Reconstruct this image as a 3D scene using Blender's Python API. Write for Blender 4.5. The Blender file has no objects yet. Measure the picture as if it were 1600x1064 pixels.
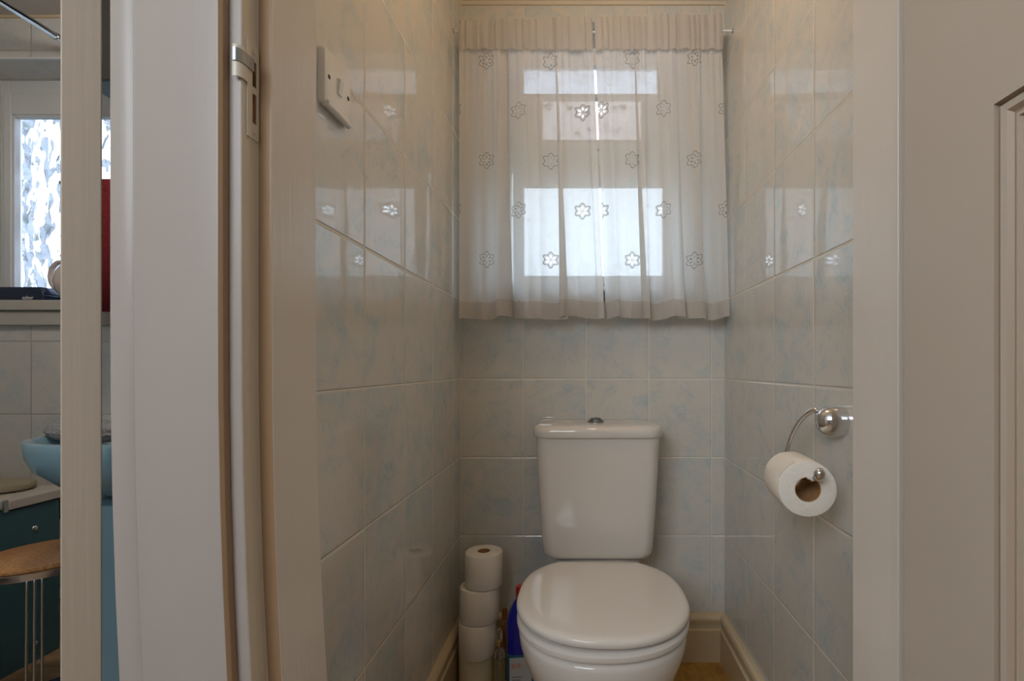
import bpy, bmesh, math, random
from mathutils import Vector, Matrix
random.seed(7)
S = bpy.context.scene
COL = S.collection
PI = math.pi

# ------------------------------------------------------------------ camera, world, lights, exposure
# x = right, y = into the picture, z = up, metres; camera over x = 0, y = 0
cd = bpy.data.cameras.new('camera'); cam = bpy.data.objects.new('camera', cd); COL.objects.link(cam)
cam.location = (0, 0, .932); cam.rotation_euler = (PI/2, 0, 0)
cd.sensor_width = 36; cd.lens = 36*770/1600
cd.shift_x = -109/1600; cd.shift_y = 42/1600; cd.clip_start = .01
S.camera = cam

W = bpy.data.worlds.new('overcast_day'); S.world = W; W.use_nodes = True
wn = W.node_tree; wl = wn.links.new; bg = wn.nodes['Background']
wt = wn.nodes.new('ShaderNodeTexCoord'); wsx = wn.nodes.new('ShaderNodeSeparateXYZ')
wno = wn.nodes.new('ShaderNodeTexNoise'); wno.inputs['Scale'].default_value = 5; wno.inputs['Detail'].default_value = 4
wad = wn.nodes.new('ShaderNodeMath'); wad.operation = 'MULTIPLY_ADD'; wad.inputs[1].default_value = .35; 
wcr = wn.nodes.new('ShaderNodeValToRGB')
wl(wt.outputs['Generated'], wno.inputs['Vector']); wl(wt.outputs['Generated'], wsx.inputs[0])
wl(wno.outputs['Fac'], wad.inputs[0]); wl(wsx.outputs['Z'], wad.inputs[2]); wl(wad.outputs[0], wcr.inputs['Fac'])
cr = wcr.color_ramp; cr.elements[0].position = .18; cr.elements[0].color = (.10, .12, .10, 1)
cr.elements[1].position = .34; cr.elements[1].color = (.74, .87, 1.0, 1)
e = cr.elements.new(.27); e.color = (.24, .27, .31, 1)
wl(wcr.outputs['Color'], bg.inputs['Color']); bg.inputs['Strength'].default_value = 5.2

def area(name, loc, rot, sx, sy, power, col=(1, 1, 1), portal=False):
    l = bpy.data.lights.new(name, 'AREA'); l.shape = 'RECTANGLE'; l.size = sx; l.size_y = sy; l.energy = power; l.color = col
    if portal: l.cycles.is_portal = True
    o = bpy.data.objects.new(name, l); COL.objects.link(o); o.location = loc; o.rotation_euler = rot
    return o
area('toilet_window_daylight_portal', (.045, 1.69, 1.55), (-PI/2, 0, 0), .7, .72, 1, portal=True)
area('bathroom_window_daylight_portal', (-1.72, 1.80, 1.56), (-PI/2, 0, 0), .9, .86, 1, portal=True)
area('hall_fill_light', (-.78, -1.15, 1.80), (PI/2-.24, 0, -math.radians(28)), 1.0, .8, 23, (.86, .93, 1.0))  # added fill light behind the camera; no hall window is built for it
bp = bpy.data.lights.new('bathroom_fill_light', 'POINT'); bp.energy = 19; bp.color = (1.0, .90, .80); bp.shadow_soft_size = .09  # added fill light to brighten the bathroom, no fitting belongs to it
bpo = bpy.data.objects.new('bathroom_fill_light', bp); COL.objects.link(bpo); bpo.location = (-1.05, .95, 1.93)
bl = bpy.data.lights.new('toilet_bulb_light', 'POINT'); bl.energy = 4.2; bl.color = (1.0, .64, .33); bl.shadow_soft_size = .035
blo = bpy.data.objects.new('toilet_bulb_light', bl); COL.objects.link(blo); blo.location = (.03, .93, 2.02)

S.view_settings.view_transform = 'Standard'; S.view_settings.look = 'None'
S.view_settings.exposure = -0.02; S.view_settings.gamma = 1.0; S.view_settings.use_curve_mapping = False
S.cycles.use_denoising = True; S.cycles.max_bounces = 12; S.cycles.transparent_max_bounces = 24
S.cycles.transmission_bounces = 10; S.cycles.glossy_bounces = 6; S.cycles.diffuse_bounces = 5
S.cycles.sample_clamp_indirect = 6.0; S.cycles.blur_glossy = .5

# ------------------------------------------------------------------ helpers
def obj(name, bm, mat, parent=None, smooth=True, bevel=0, seg=2, normals=True, subd=0):
    if normals: bmesh.ops.recalc_face_normals(bm, faces=bm.faces[:])
    me = bpy.data.meshes.new(name); bm.to_mesh(me); bm.free()
    mats = mat if isinstance(mat, (list, tuple)) else [mat]
    for m in mats: me.materials.append(m)
    for p in me.polygons: p.use_smooth = smooth
    o = bpy.data.objects.new(name, me); COL.objects.link(o)
    if bevel:
        b = o.modifiers.new('bevel', 'BEVEL'); b.width = bevel; b.segments = seg; b.limit_method = 'ANGLE'; b.angle_limit = .7
        b.harden_normals = True
    if subd:
        b = o.modifiers.new('sub', 'SUBSURF'); b.levels = subd; b.render_levels = subd
    if parent: o.parent = parent
    if smooth and not bevel:
        try: me.set_sharp_from_angle(angle=math.radians(42))
        except Exception: pass
    return o
def struct(o): o['kind'] = 'structure'; return o
def tag(o, label, cat, group=None):
    o['label'] = label; o['category'] = cat
    if group: o['group'] = group
    return o
def empty(name, loc=(0, 0, 0)):
    o = bpy.data.objects.new(name, None); COL.objects.link(o); o.location = loc; return o
def thing(name, label, cat, loc=(0, 0, 0), group=None): return tag(empty(name, loc), label, cat, group)
def BM(): return bmesh.new()
def box(bm, x0, x1, y0, y1, z0, z1):
    v = [bm.verts.new(p) for p in ((x0,y0,z0),(x1,y0,z0),(x1,y1,z0),(x0,y1,z0),(x0,y0,z1),(x1,y0,z1),(x1,y1,z1),(x0,y1,z1))]
    for f in ((0,3,2,1),(4,5,6,7),(0,1,5,4),(1,2,6,5),(2,3,7,6),(3,0,4,7)): bm.faces.new([v[i] for i in f])
    return v
def loft(bm, rings, cap0=True, cap1=True, closed=True):
    R = [[bm.verts.new(p) for p in r] for r in rings]
    n = len(R[0])
    for a, b in zip(R, R[1:]):
        for i in range(n if closed else n-1):
            j = (i+1) % n; bm.faces.new((a[i], a[j], b[j], b[i]))
    if cap0: bm.faces.new(R[0][::-1])
    if cap1: bm.faces.new(R[-1])
    return R
def lathe(bm, prof, c=(0, 0, 0), n=40, axis='z', cap=True):
    rings = []
    for r, h in prof:
        ring = []
        for i in range(n):
            a = 2*PI*i/n; u, v = r*math.cos(a), r*math.sin(a)
            p = {'z': (u, v, h), 'y': (u, h, v), 'x': (h, u, v)}[axis]
            ring.append((c[0]+p[0], c[1]+p[1], c[2]+p[2]))
        rings.append(ring)
    return loft(bm, rings, cap, cap)
def smooth_path(pts, k=8):
    P = [Vector(p) for p in pts]; P = [P[0]*2-P[1]]+P+[P[-1]*2-P[-2]]; out = []
    for i in range(1, len(P)-2):
        for s in range(k):
            t = s/k; a, b, c, d = P[i-1], P[i], P[i+1], P[i+2]
            out.append(.5*((2*b)+(c-a)*t+(2*a-5*b+4*c-d)*t*t+(3*b-a-3*c+d)*t**3))
    out.append(P[-2]); return out
def tube(bm, pts, r, n=12, k=0, cap=True):
    P = smooth_path(pts, k) if k else [Vector(p) for p in pts]
    rf = r if callable(r) else (lambda t: r)
    up = Vector((0, 0, 1)); T0 = (P[1]-P[0]).normalized()
    if abs(T0.dot(up)) > .95: up = Vector((1, 0, 0))
    N = (up-T0*up.dot(T0)).normalized(); rings = []
    for i, p in enumerate(P):
        T = (P[min(i+1, len(P)-1)]-P[max(i-1, 0)]).normalized()
        N = (N-T*N.dot(T)).normalized(); B = T.cross(N); rr = rf(i/(len(P)-1))
        rings.append([tuple(p+N*rr*math.cos(2*PI*j/n)+B*rr*math.sin(2*PI*j/n)) for j in range(n)])
    return loft(bm, rings, cap, cap)
def prism(bm, poly, zs, warp=None):
    """plan polygon carried up through the heights zs"""
    return loft(bm, [[(x+(warp(z) if warp else 0), y, z) for x, y in poly] for z in zs])
def rrect(hx, hy, r, n=6, cx=0, cy=0):
    out = []
    for (sx, sy, a0) in ((1, 1, 0), (-1, 1, PI/2), (-1, -1, PI), (1, -1, 1.5*PI)):
        for i in range(n+1):
            a = a0+PI/2*i/n; out.append((cx+sx*(hx-r)+r*math.cos(a), cy+sy*(hy-r)+r*math.sin(a)))
    return out

# ------------------------------------------------------------------ materials
def mat(name, col=(.8, .8, .8), rough=.5, metal=0, spec=.5, trans=0, ior=1.45, coat=0, emit=None, es=0):
    m = bpy.data.materials.new(name); m.use_nodes = True; b = m.node_tree.nodes['Principled BSDF']
    b.inputs['Base Color'].default_value = (*col, 1); b.inputs['Roughness'].default_value = rough
    b.inputs['Metallic'].default_value = metal; b.inputs['Specular IOR Level'].default_value = spec
    b.inputs['Transmission Weight'].default_value = trans; b.inputs['IOR'].default_value = ior
    b.inputs['Coat Weight'].default_value = coat
    if emit: b.inputs['Emission Color'].default_value = (*emit, 1); b.inputs['Emission Strength'].default_value = es
    return m
class G:
    """small node-writing helper on one material"""
    def __init__(s, m): s.m = m; s.t = m.node_tree; s.N = s.t.nodes; s.b = s.N.get('Principled BSDF')
    def l(s, a, b): s.t.links.new(a, b)
    def put(s, sock, v):
        if hasattr(v, 'is_linked') or isinstance(v, bpy.types.NodeSocket): s.l(v, sock)
        else: sock.default_value = v
    def math(s, op, a, b=0.0, c=0.0, clamp=False):
        n = s.N.new('ShaderNodeMath'); n.operation = op; n.use_clamp = clamp
        s.put(n.inputs[0], a); s.put(n.inputs[1], b); s.put(n.inputs[2], c); return n.outputs[0]
    def noise(s, vec, scale, detail=3, dist=0, rough=.5):
        n = s.N.new('ShaderNodeTexNoise'); s.l(vec, n.inputs['Vector']); n.inputs['Scale'].default_value = scale
        n.inputs['Detail'].default_value = detail; n.inputs['Distortion'].default_value = dist; n.inputs['Roughness'].default_value = rough
        return n.outputs['Fac']
    def ramp(s, f, stops):
        n = s.N.new('ShaderNodeValToRGB'); s.l(f, n.inputs['Fac']); c = n.color_ramp
        c.elements[0].position = stops[0][0]; c.elements[1].position = stops[-1][0]
        def cc(v): return (*v, 1) if len(v) == 3 else v
        c.elements[0].color = cc(stops[0][1]); c.elements[1].color = cc(stops[-1][1])
        for p, v in stops[1:-1]: e = c.elements.new(p); e.color = cc(v)
        return n.outputs['Color']
    def mix(s, f, a, b):
        n = s.N.new('ShaderNodeMix'); n.data_type = 'RGBA'; s.put(n.inputs[0], f)
        s.put(n.inputs[6], a if not isinstance(a, tuple) else (*a, 1)); s.put(n.inputs[7], b if not isinstance(b, tuple) else (*b, 1))
        return n.outputs[2]
    def bump(s, h, strength=.3, dist=.01, normal=None):
        n = s.N.new('ShaderNodeBump'); s.put(n.inputs['Height'], h); n.inputs['Strength'].default_value = strength
        n.inputs['Distance'].default_value = dist
        if normal is not None: s.l(normal, n.inputs['Normal'])
        return n.outputs[0]
    def pos(s): return s.N.new('ShaderNodeNewGeometry').outputs['Position']
    def objc(s): return s.N.new('ShaderNodeTexCoord').outputs['Object']
    def vscale(s, v, k):
        n = s.N.new('ShaderNodeVectorMath'); n.operation = 'MULTIPLY'; s.l(v, n.inputs[0]); n.inputs[1].default_value = k; return n.outputs[0]
    def sep(s, v): n = s.N.new('ShaderNodeSeparateXYZ'); s.l(v, n.inputs[0]); return n.outputs
    def comb(s, x, y, z):
        n = s.N.new('ShaderNodeCombineXYZ'); s.put(n.inputs[0], x); s.put(n.inputs[1], y); s.put(n.inputs[2], z); return n.outputs[0]

def tile_mat(name, offx, offy, offz, base, patch, vein, grout, rough=.045):
    m = mat(name, rough=rough, spec=1.0); g = G(m)
    geo = g.N.new('ShaderNodeNewGeometry'); P = geo.outputs['Position']; px, py, pz = g.sep(P)
    nx, ny, nz = g.sep(geo.outputs['True Normal'])
    ax = g.math('GREATER_THAN', g.math('ABSOLUTE', nx), .5); az = g.math('GREATER_THAN', g.math('ABSOLUTE', nz), .5)
    ux = g.math('DIVIDE', g.math('SUBTRACT', px, offx), .2); uy = g.math('DIVIDE', g.math('SUBTRACT', py, offy), .2)
    U = g.math('ADD', g.math('MULTIPLY', ux, g.math('SUBTRACT', 1.0, ax)), g.math('MULTIPLY', uy, ax))
    vz = g.math('DIVIDE', g.math('SUBTRACT', pz, offz), .25)
    V = g.math('ADD', g.math('MULTIPLY', vz, g.math('SUBTRACT', 1.0, az)), g.math('MULTIPLY', uy, az))
    def edge(u, size):
        f = g.math('FRACT', u); return g.math('MULTIPLY', g.math('MINIMUM', f, g.math('SUBTRACT', 1.0, f)), size)
    d = g.math('MINIMUM', edge(U, .2), edge(V, .25))
    mr = g.N.new('ShaderNodeMapRange'); mr.interpolation_type = 'SMOOTHSTEP'; g.l(d, mr.inputs[0]); mr.inputs[1].default_value = .0009; mr.inputs[2].default_value = .0016
    inside = mr.outputs[0]
    idv = g.comb(g.math('FLOOR', U), g.math('FLOOR', V), ax)
    wn_ = g.N.new('ShaderNodeTexWhiteNoise'); wn_.noise_dimensions = '3D'; g.l(idv, wn_.inputs['Vector'])
    sh = g.vscale(wn_.outputs['Color'], (7, 7, 7))
    ad = g.N.new('ShaderNodeVectorMath'); ad.operation = 'ADD'; g.l(P, ad.inputs[0]); g.l(sh, ad.inputs[1]); Q = ad.outputs[0]
    cloud = g.noise(Q, 13, 5, .9, .62); cloud2 = g.noise(Q, 5, 2, .4)
    vn = g.noise(Q, 9, 6, 2.6, .6); vd = g.math('ABSOLUTE', g.math('SUBTRACT', vn, .5))
    veinm = g.math('MULTIPLY', g.math('SUBTRACT', 1.0, g.math('DIVIDE', vd, .028), clamp=True), g.math('MULTIPLY', g.math('SUBTRACT', cloud, .42), 3.4, clamp=True), clamp=True)
    pf = g.math('ADD', g.math('MULTIPLY', g.math('SUBTRACT', cloud, .47), 4.2), g.math('MULTIPLY', g.math('SUBTRACT', cloud2, .5), 2.2), clamp=True)
    c = g.mix(g.math('MULTIPLY', pf, .75), base, patch); c = g.mix(g.math('MULTIPLY', veinm, .6), c, vein)
    c = g.mix(inside, grout, c); g.l(c, g.b.inputs['Base Color'])
    g.l(g.math('ADD', g.math('MULTIPLY', inside, rough-.6), .6), g.b.inputs['Roughness'])
    m2 = g.N.new('ShaderNodeMapRange'); m2.interpolation_type = 'SMOOTHSTEP'; g.l(d, m2.inputs[0]); m2.inputs[1].default_value = .0008; m2.inputs[2].default_value = .0042
    wob = g.noise(Q, 6, 1)
    b1 = g.bump(m2.outputs[0], .9, .0012); b2 = g.bump(wob, .16, .008, b1)
    g.l(b2, g.b.inputs['Normal']); return m
TB, TP, TV, TG = (.62, .60, .55), (.465, .545, .565), (.29, .41, .47), (.72, .67, .57)
M_tile_back = tile_mat('marbled_wall_tiles_back', .0145, .0, .395, TB, TP, TV, TG)
M_tile_left = tile_mat('marbled_wall_tiles_left', .0145, .878, .395, TB, TP, TV, TG)
M_tile_right = tile_mat('marbled_wall_tiles_right', .0145, .9665, .395, TB, TP, TV, TG)
M_tile_bath = tile_mat('marbled_bathroom_tiles', .111, .05, .770-.25, (.62, .60, .56), (.50, .56, .58), (.38, .47, .51), (.42, .39, .35), .2)

def paint(name, col, rough, streak=.25, spec=.5):
    m = mat(name, col, rough, spec=spec); g = G(m); P = g.pos()
    a = g.noise(g.vscale(P, (160, 160, 3)), 1, 3); b = g.noise(g.vscale(P, (14, 14, 5)), 1, 3)
    g.l(g.bump(a, streak, .0012, g.bump(b, .15, .004)), g.b.inputs['Normal'])
    c2 = tuple(v*.93 for v in col)
    g.l(g.mix(g.noise(g.vscale(P, (5, 5, 2)), 1, 3), col, c2), g.b.inputs['Base Color'])
    return m
CREAM = (.60, .535, .46)
M_gloss = paint('cream_gloss_paint', (.70, .65, .585), .17, .22)
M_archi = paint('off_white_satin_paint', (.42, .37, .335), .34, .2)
M_recess_shade = paint('brown_recess_shade', (.34, .215, .12), .3, .1)  # brown stands in for shade on the stop front and architrave return
M_mould_shade = paint('shaded_moulding_paint', (.40, .31, .235), .35, .1)  # shade painted into the steps of the door panel moulding
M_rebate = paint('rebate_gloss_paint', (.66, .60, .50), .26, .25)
M_door = paint('white_satin_door_paint', (.52, .455, .385), .34, .1)
M_doorb = paint('tan_cream_door_paint', (.50, .42, .335), .38, .3)
M_skirt = paint('buttery_gloss_paint', (.60, .49, .32), .2, .15)
M_plaster = paint('plain_emulsion', (.66, .655, .64), .8, .1)
M_upvc = mat('white_plastic', (.80, .83, .86), .25)
M_upvc_b = mat('grey_white_plastic', (.62, .64, .64), .25)
M_sill = paint('grey_white_sill_paint', (.50, .48, .44), .3, .1)
M_ceil = mat('stippled_ceiling_paint', (.52, .48, .44), .9)
g = G(M_ceil); g.l(g.bump(g.noise(g.pos(), 180, 3), .7, .004), g.b.inputs['Normal'])
M_cer = mat('white_ceramic', (.70, .655, .60), .075, coat=.3)
M_seat = mat('white_seat_plastic', (.74, .695, .64), .12)
M_blue_cer = mat('pale_blue_ceramic', (.19, .31, .365), .08)
M_blue_bath = mat('pale_blue_bath', (.30, .47, .55), .15)
M_chrome = mat('chrome', (.78, .78, .80), .07, metal=1)
M_satin = mat('satin_chrome', (.62, .60, .58), .3, metal=1)
M_dull = mat('worn_dark_steel', (.33, .34, .35), .3, metal=1)
M_switch = mat('white_switch_plastic', (.76, .75, .72), .25)
M_black = mat('black_hole', (.01, .01, .01), .6)
M_gold = mat('gold_metal', (.75, .55, .28), .22, metal=1)
M_wood = mat('raw_brown_wood', (.17, .075, .025), .8)
g = G(M_wood); g.l(g.ramp(g.noise(g.vscale(g.pos(), (200, 200, 40)), 1, 4), [(.3, (.04, .02, .01)), (.6, (.25, .11, .035))]), g.b.inputs['Base Color'])

def paper_mat(name, col):
    m = mat(name, col, .95, spec=.1); g = G(m)
    vo = g.N.new('ShaderNodeTexVoronoi'); vo.inputs['Scale'].default_value = 260; g.l(g.objc(), vo.inputs['Vector'])
    g.l(g.bump(vo.outputs['Distance'], .35, .0015, g.bump(g.noise(g.objc(), 30, 3), .3, .004)), g.b.inputs['Normal'])
    return m
M_paper = paper_mat('white_tissue_paper', (.82, .77, .69)); M_paper2 = paper_mat('cream_tissue_paper', (.76, .69, .49))
M_core = mat('brown_cardboard', (.36, .20, .08), .85)
g = G(M_core); g.l(g.mix(g.noise(g.objc(), 60, 3), (.46, .25, .10), (.34, .18, .07)), g.b.inputs['Base Color'])

M_cork = mat('varnished_cork', (.4, .22, .1), .35); g = G(M_cork)
g.l(g.ramp(g.noise(g.objc(), 170, 4, .5, .7), [(.25, (.13, .055, .02)), (.45, (.42, .19, .06)), (.62, (.55, .31, .14)), (.8, (.38, .19, .07))]), g.b.inputs['Base Color'])
M_lino = mat('mustard_cork_vinyl', (.4, .22, .05), .35); g = G(M_lino)
g.l(g.ramp(g.noise(g.pos(), 34, 6, .6, .7), [(.3, (.27, .14, .028)), (.5, (.40, .225, .05)), (.7, (.50, .30, .085))]), g.b.inputs['Base Color'])
M_lam = mat('tan_wood_floor', (.4, .25, .12), .4); g = G(M_lam)
g.l(g.ramp(g.noise(g.vscale(g.pos(), (3, 30, 1)), 1.5, 5), [(.3, (.26, .16, .085)), (.7, (.42, .27, .15))]), g.b.inputs['Base Color'])
M_teal = mat('dark_teal_panel', (.045, .115, .135), .3)
g = G(M_teal); g.l(g.mix(g.noise(g.pos(), 6, 2), (.04, .11, .13), (.055, .13, .145)), g.b.inputs['Base Color'])
M_ledge = paint('cream_laminate', (.56, .51, .45), .35, .05)
def fluffy(name, c1, c2, sc=260):
    m = mat(name, c1, .95, spec=.1); g = G(m); n = g.noise(g.objc(), sc, 4, .4, .7)
    g.l(g.mix(g.math('MULTIPLY', g.math('SUBTRACT', n, .35), 3.2, clamp=True), c2, c1), g.b.inputs['Base Color'])
    g.l(g.bump(n, 1.0, .006), g.b.inputs['Normal']); return m
M_grey_towel = fluffy('grey_fluffy_towel', (.44, .42, .40), (.10, .10, .10), 200)
M_cream_towel = fluffy('cream_terry', (.55, .49, .37), (.42, .37, .27))
M_red = fluffy('red_terry', (.22, .03, .035), (.10, .012, .015))
M_navy_mat = fluffy('navy_rug', (.03, .045, .10), (.10, .10, .12), 90)
M_navy = mat('navy_plastic', (.012, .022, .055), .35)
M_white = mat('white_print', (.8, .82, .85), .5)
M_jug = mat('pinkish_cream_china', (.62, .54, .50), .15)
M_pipe = mat('white_pipe_plastic', (.55, .51, .47), .4)
M_dark = mat('dark_olive_metal', (.028, .028, .024), .4)
M_bleach = mat('deep_blue_plastic', (.006, .010, .27), .22)
M_teal_lbl = mat('teal_label', (.01, .10, .18), .4); M_lbl = mat('pale_label', (.42, .42, .40), .5)
M_orange = mat('orange_print', (.55, .12, .03), .6); M_redcap = mat('red_cap_plastic', (.38, .01, .015), .3)
M_grey_print = mat('grey_print', (.18, .18, .17), .6)
M_clear = mat('clear_plastic', (.93, .95, .88), .06, trans=.92, ior=1.3)
M_liq = mat('yellowish_liquid', (.62, .55, .26), .05, trans=.75, ior=1.2)
M_amber = mat('amber_bottle_glass', (.34, .13, .03), .1, trans=.5, ior=1.3)

def glass_mat(name, transp, tint, ridge, strength, dist):
    m = mat(name, (1, 1, 1), .02, trans=1, ior=1.5); g = G(m)
    P = g.vscale(g.pos(), (1.55, 1, 1)); wv = g.noise(P, ridge*.45, 2, 0)
    vo = g.N.new('ShaderNodeTexVoronoi'); vo.feature = 'SMOOTH_F1'; vo.inputs['Scale'].default_value = ridge
    off = g.N.new('ShaderNodeVectorMath'); off.operation = 'ADD'; g.l(P, off.inputs[0])
    nn = g.N.new('ShaderNodeTexNoise'); nn.inputs['Scale'].default_value = ridge*.5; g.l(P, nn.inputs['Vector'])
    g.l(g.vscale(nn.outputs['Color'], (.07, .0, .07)), off.inputs[1]); g.l(off.outputs[0], vo.inputs['Vector'])
    h = g.math('ADD', vo.outputs['Distance'], g.math('MULTIPLY', wv, .7))
    g.l(g.bump(h, strength, dist), g.b.inputs['Normal'])
    tr = g.N.new('ShaderNodeBsdfTransparent'); tr.inputs[0].default_value = (*tint, 1)
    mx = g.N.new('ShaderNodeMixShader'); mx.inputs[0].default_value = transp
    g.l(g.b.outputs[0], mx.inputs[1]); g.l(tr.outputs[0], mx.inputs[2])
    g.l(mx.outputs[0], g.N['Material Output'].inputs['Surface']); return m
M_glass_wc = glass_mat('obscure_window_glass', .55, (.93, .97, 1), 26, 1.0, .012)
M_glass_b = glass_mat('rippled_bathroom_glass', .06, (.90, .93, 1), 13, 1.0, .075)
M_glass_b.node_tree.nodes['Principled BSDF'].inputs['Base Color'].default_value = (.66, .70, .86, 1)
M_glass_pink = glass_mat('dull_obscure_glass', .12, (.9, .82, .80), 20, 1.0, .05)
M_glass_pink.node_tree.nodes['Principled BSDF'].inputs['Base Color'].default_value = (.46, .40, .40, 1)
M_glass_top = glass_mat('clouded_obscure_glass', .25, (.80, .88, 1), 20, 1.0, .02)
M_glass_top.node_tree.nodes['Principled BSDF'].inputs['Base Color'].default_value = (.62, .68, .74, 1)

def curtain_mat(name, sheer, motif=True, body=(.80, .79, .77)):
    m = bpy.data.materials.new(name); m.use_nodes = True; g = G(m); N = g.N; out = N['Material Output']; N.remove(g.b)
    df = N.new('ShaderNodeBsdfDiffuse'); tl = N.new('ShaderNodeBsdfTranslucent'); tr = N.new('ShaderNodeBsdfTransparent')
    tr.inputs[0].default_value = (1, 1, 1, 1)
    m1 = N.new('ShaderNodeMixShader'); m1.inputs[0].default_value = .52
    g.l(df.outputs[0], m1.inputs[1]); g.l(tl.outputs[0], m1.inputs[2])
    m2 = N.new('ShaderNodeMixShader'); g.l(m1.outputs[0], m2.inputs[1]); g.l(tr.outputs[0], m2.inputs[2]); g.l(m2.outputs[0], out.inputs['Surface'])
    P = g.pos(); weave = g.noise(g.vscale(P, (1500, 200, 260)), 1, 2); weave2 = g.noise(g.vscale(P, (260, 200, 1500)), 1, 2)
    wv = g.math('MULTIPLY', g.math('ADD', weave, weave2), .5)
    fac = g.math('ADD', sheer, g.math('MULTIPLY', g.math('SUBTRACT', wv, .5), .35))
    col = body
    if motif:
        uv = N.new('ShaderNodeUVMap'); a, b, _ = g.sep(uv.outputs[0])
        p = g.math('MULTIPLY', g.math('ADD', a, b), .5); q = g.math('MULTIPLY', g.math('SUBTRACT', a, b), .5)
        pf = g.math('SUBTRACT', p, g.math('ROUND', p)); qf = g.math('SUBTRACT', q, g.math('ROUND', q))
        la = g.math('MULTIPLY', g.math('ADD', pf, qf), .088); lb = g.math('MULTIPLY', g.math('SUBTRACT', pf, qf), .131)
        r = g.math('SQRT', g.math('ADD', g.math('MULTIPLY', la, la), g.math('MULTIPLY', lb, lb)))
        th = g.math('ARCTAN2', la, lb); c6 = g.math('COSINE', g.math('MULTIPLY', th, 6.0))
        R = g.math('ADD', .0178, g.math('MULTIPLY', c6, .0032))
        R = g.math('ADD', R, g.math('MULTIPLY', g.math('COSINE', g.math('MULTIPLY', th, 30.0)), .0009))
        outl = g.math('SUBTRACT', 1.0, g.math('DIVIDE', g.math('ABSOLUTE', g.math('SUBTRACT', r, R)), .0017), clamp=True)
        outl = g.math('MULTIPLY', outl, 2.0, clamp=True)
        rr = g.math('DIVIDE', g.math('SUBTRACT', r, .0088), .0046)
        pet = g.math('MULTIPLY', g.math('SUBTRACT', g.math('SUBTRACT', c6, -.15), g.math('MULTIPLY', rr, rr)), 3.0, clamp=True)
        body_ = g.math('LESS_THAN', r, R)
        fac = g.math('MULTIPLY', fac, g.math('SUBTRACT', 1.0, g.math('MULTIPLY', body_, .45)))
        fac = g.math('MULTIPLY', fac, g.math('SUBTRACT', 1.0, outl))
        fac = g.math('MAXIMUM', fac, g.math('MULTIPLY', pet, .9))
        col = g.mix(g.math('MULTIPLY', outl, .75), body, (.20, .185, .17))
    g.l(fac, m2.inputs[0])
    if motif: g.l(col, df.inputs[0]); g.l(col, tl.inputs[0])
    else: df.inputs[0].default_value = (*body, 1); tl.inputs[0].default_value = (*body, 1)
    return m
M_sheer = curtain_mat('sheer_white_voile', .11)
M_head = curtain_mat('doubled_white_voile', .10, False, (.70, .67, .63))
M_hem = curtain_mat('turned_hem_voile', .16, False, (.72, .68, .63))

# ------------------------------------------------------------------ the setting: toilet room
XL, XR, YB, ZC = -.387, .4556, 1.575, 2.10
def slab(name, *b, m=None, parts=None):
    bm = BM()
    for p in (parts or [b]): box(bm, *p)
    return struct(obj(name, bm, m, smooth=False))
def holed(x0, x1, y0, y1, z0, z1, hx0, hx1, hz0, hz1):
    return [(x0, hx0, y0, y1, z0, z1), (hx1, x1, y0, y1, z0, z1), (hx0, hx1, y0, y1, z0, hz0), (hx0, hx1, y0, y1, hz1, z1)]
slab('floor', XL-.1, XR+.1, .57, YB, -.06, 0, m=M_lino)
slab('wall_back', m=M_tile_back, parts=holed(XL-.103, XR+.12, YB, YB+.21, -.06, 2.2, -.305, .365, 1.145, 2.035))
slab('wall_left', -.49, XL, .632, YB, 0, 2.2, m=M_tile_left)
slab('wall_right', XR, XR+.12, .632, YB, 0, 2.2, m=M_tile_right)
slab('ceiling', XL, XR, .45, YB, ZC, ZC+.03, m=M_plaster)
# cove line under the ceiling
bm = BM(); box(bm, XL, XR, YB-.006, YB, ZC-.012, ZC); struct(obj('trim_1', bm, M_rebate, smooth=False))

# skirting, ogee topped, mitred round three walls
prof = [(0, 0), (.018, 0), (.018, .096), (.0185, .100), (.0125, .104), (.0125, .112), (.014, .120), (.0185, .130), (.0185, .138), (.015, .145), (.008, .150), (0, .151)]
bm = BM(); loft(bm, [[(XL+.0+d, YB-d, h) for d, h in prof], [(XR-d, YB-d, h) for d, h in prof]]); struct(obj('baseboard_back', bm, M_skirt))
bm = BM(); loft(bm, [[(XL+d, .634, h) for d, h in prof], [(XL+d, YB-d, h) for d, h in prof]]); struct(obj('baseboard_left', bm, M_skirt))
bm = BM(); loft(bm, [[(XR-d, .634, h) for d, h in prof], [(XR-d, YB-d, h) for d, h in prof]]); struct(obj('baseboard_right', bm, M_skirt))

# ------------------------------------------------------------------ door linings and architraves
def bow(z):
    t = max(0, .97-z)/.36; return min(.0095*t*t, .022)
ZS = [0]+[.1*i for i in range(3, 13)]+[1.4, 1.7, 2.03]
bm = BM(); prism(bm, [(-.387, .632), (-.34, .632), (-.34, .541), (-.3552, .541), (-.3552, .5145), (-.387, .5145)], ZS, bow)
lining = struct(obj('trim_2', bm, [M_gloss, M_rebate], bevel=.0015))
lining.data.materials.append(M_archi); lining.data.materials.append(M_recess_shade)
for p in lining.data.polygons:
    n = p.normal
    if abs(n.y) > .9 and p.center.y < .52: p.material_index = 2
    elif abs(n.y) > .9 and p.center.y < .56: p.material_index = 3  # stop front takes the painted shade colour
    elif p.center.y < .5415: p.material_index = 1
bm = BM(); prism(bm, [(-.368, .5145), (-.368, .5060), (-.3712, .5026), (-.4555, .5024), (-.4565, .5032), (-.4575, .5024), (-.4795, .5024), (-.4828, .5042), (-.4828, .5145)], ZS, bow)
ar = struct(obj('trim_3', bm, [M_archi, M_recess_shade], bevel=.001))
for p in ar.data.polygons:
    if p.normal.x > .7 and p.center.x > -.38: p.material_index = 1  # architrave return takes the painted shade colour
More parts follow.
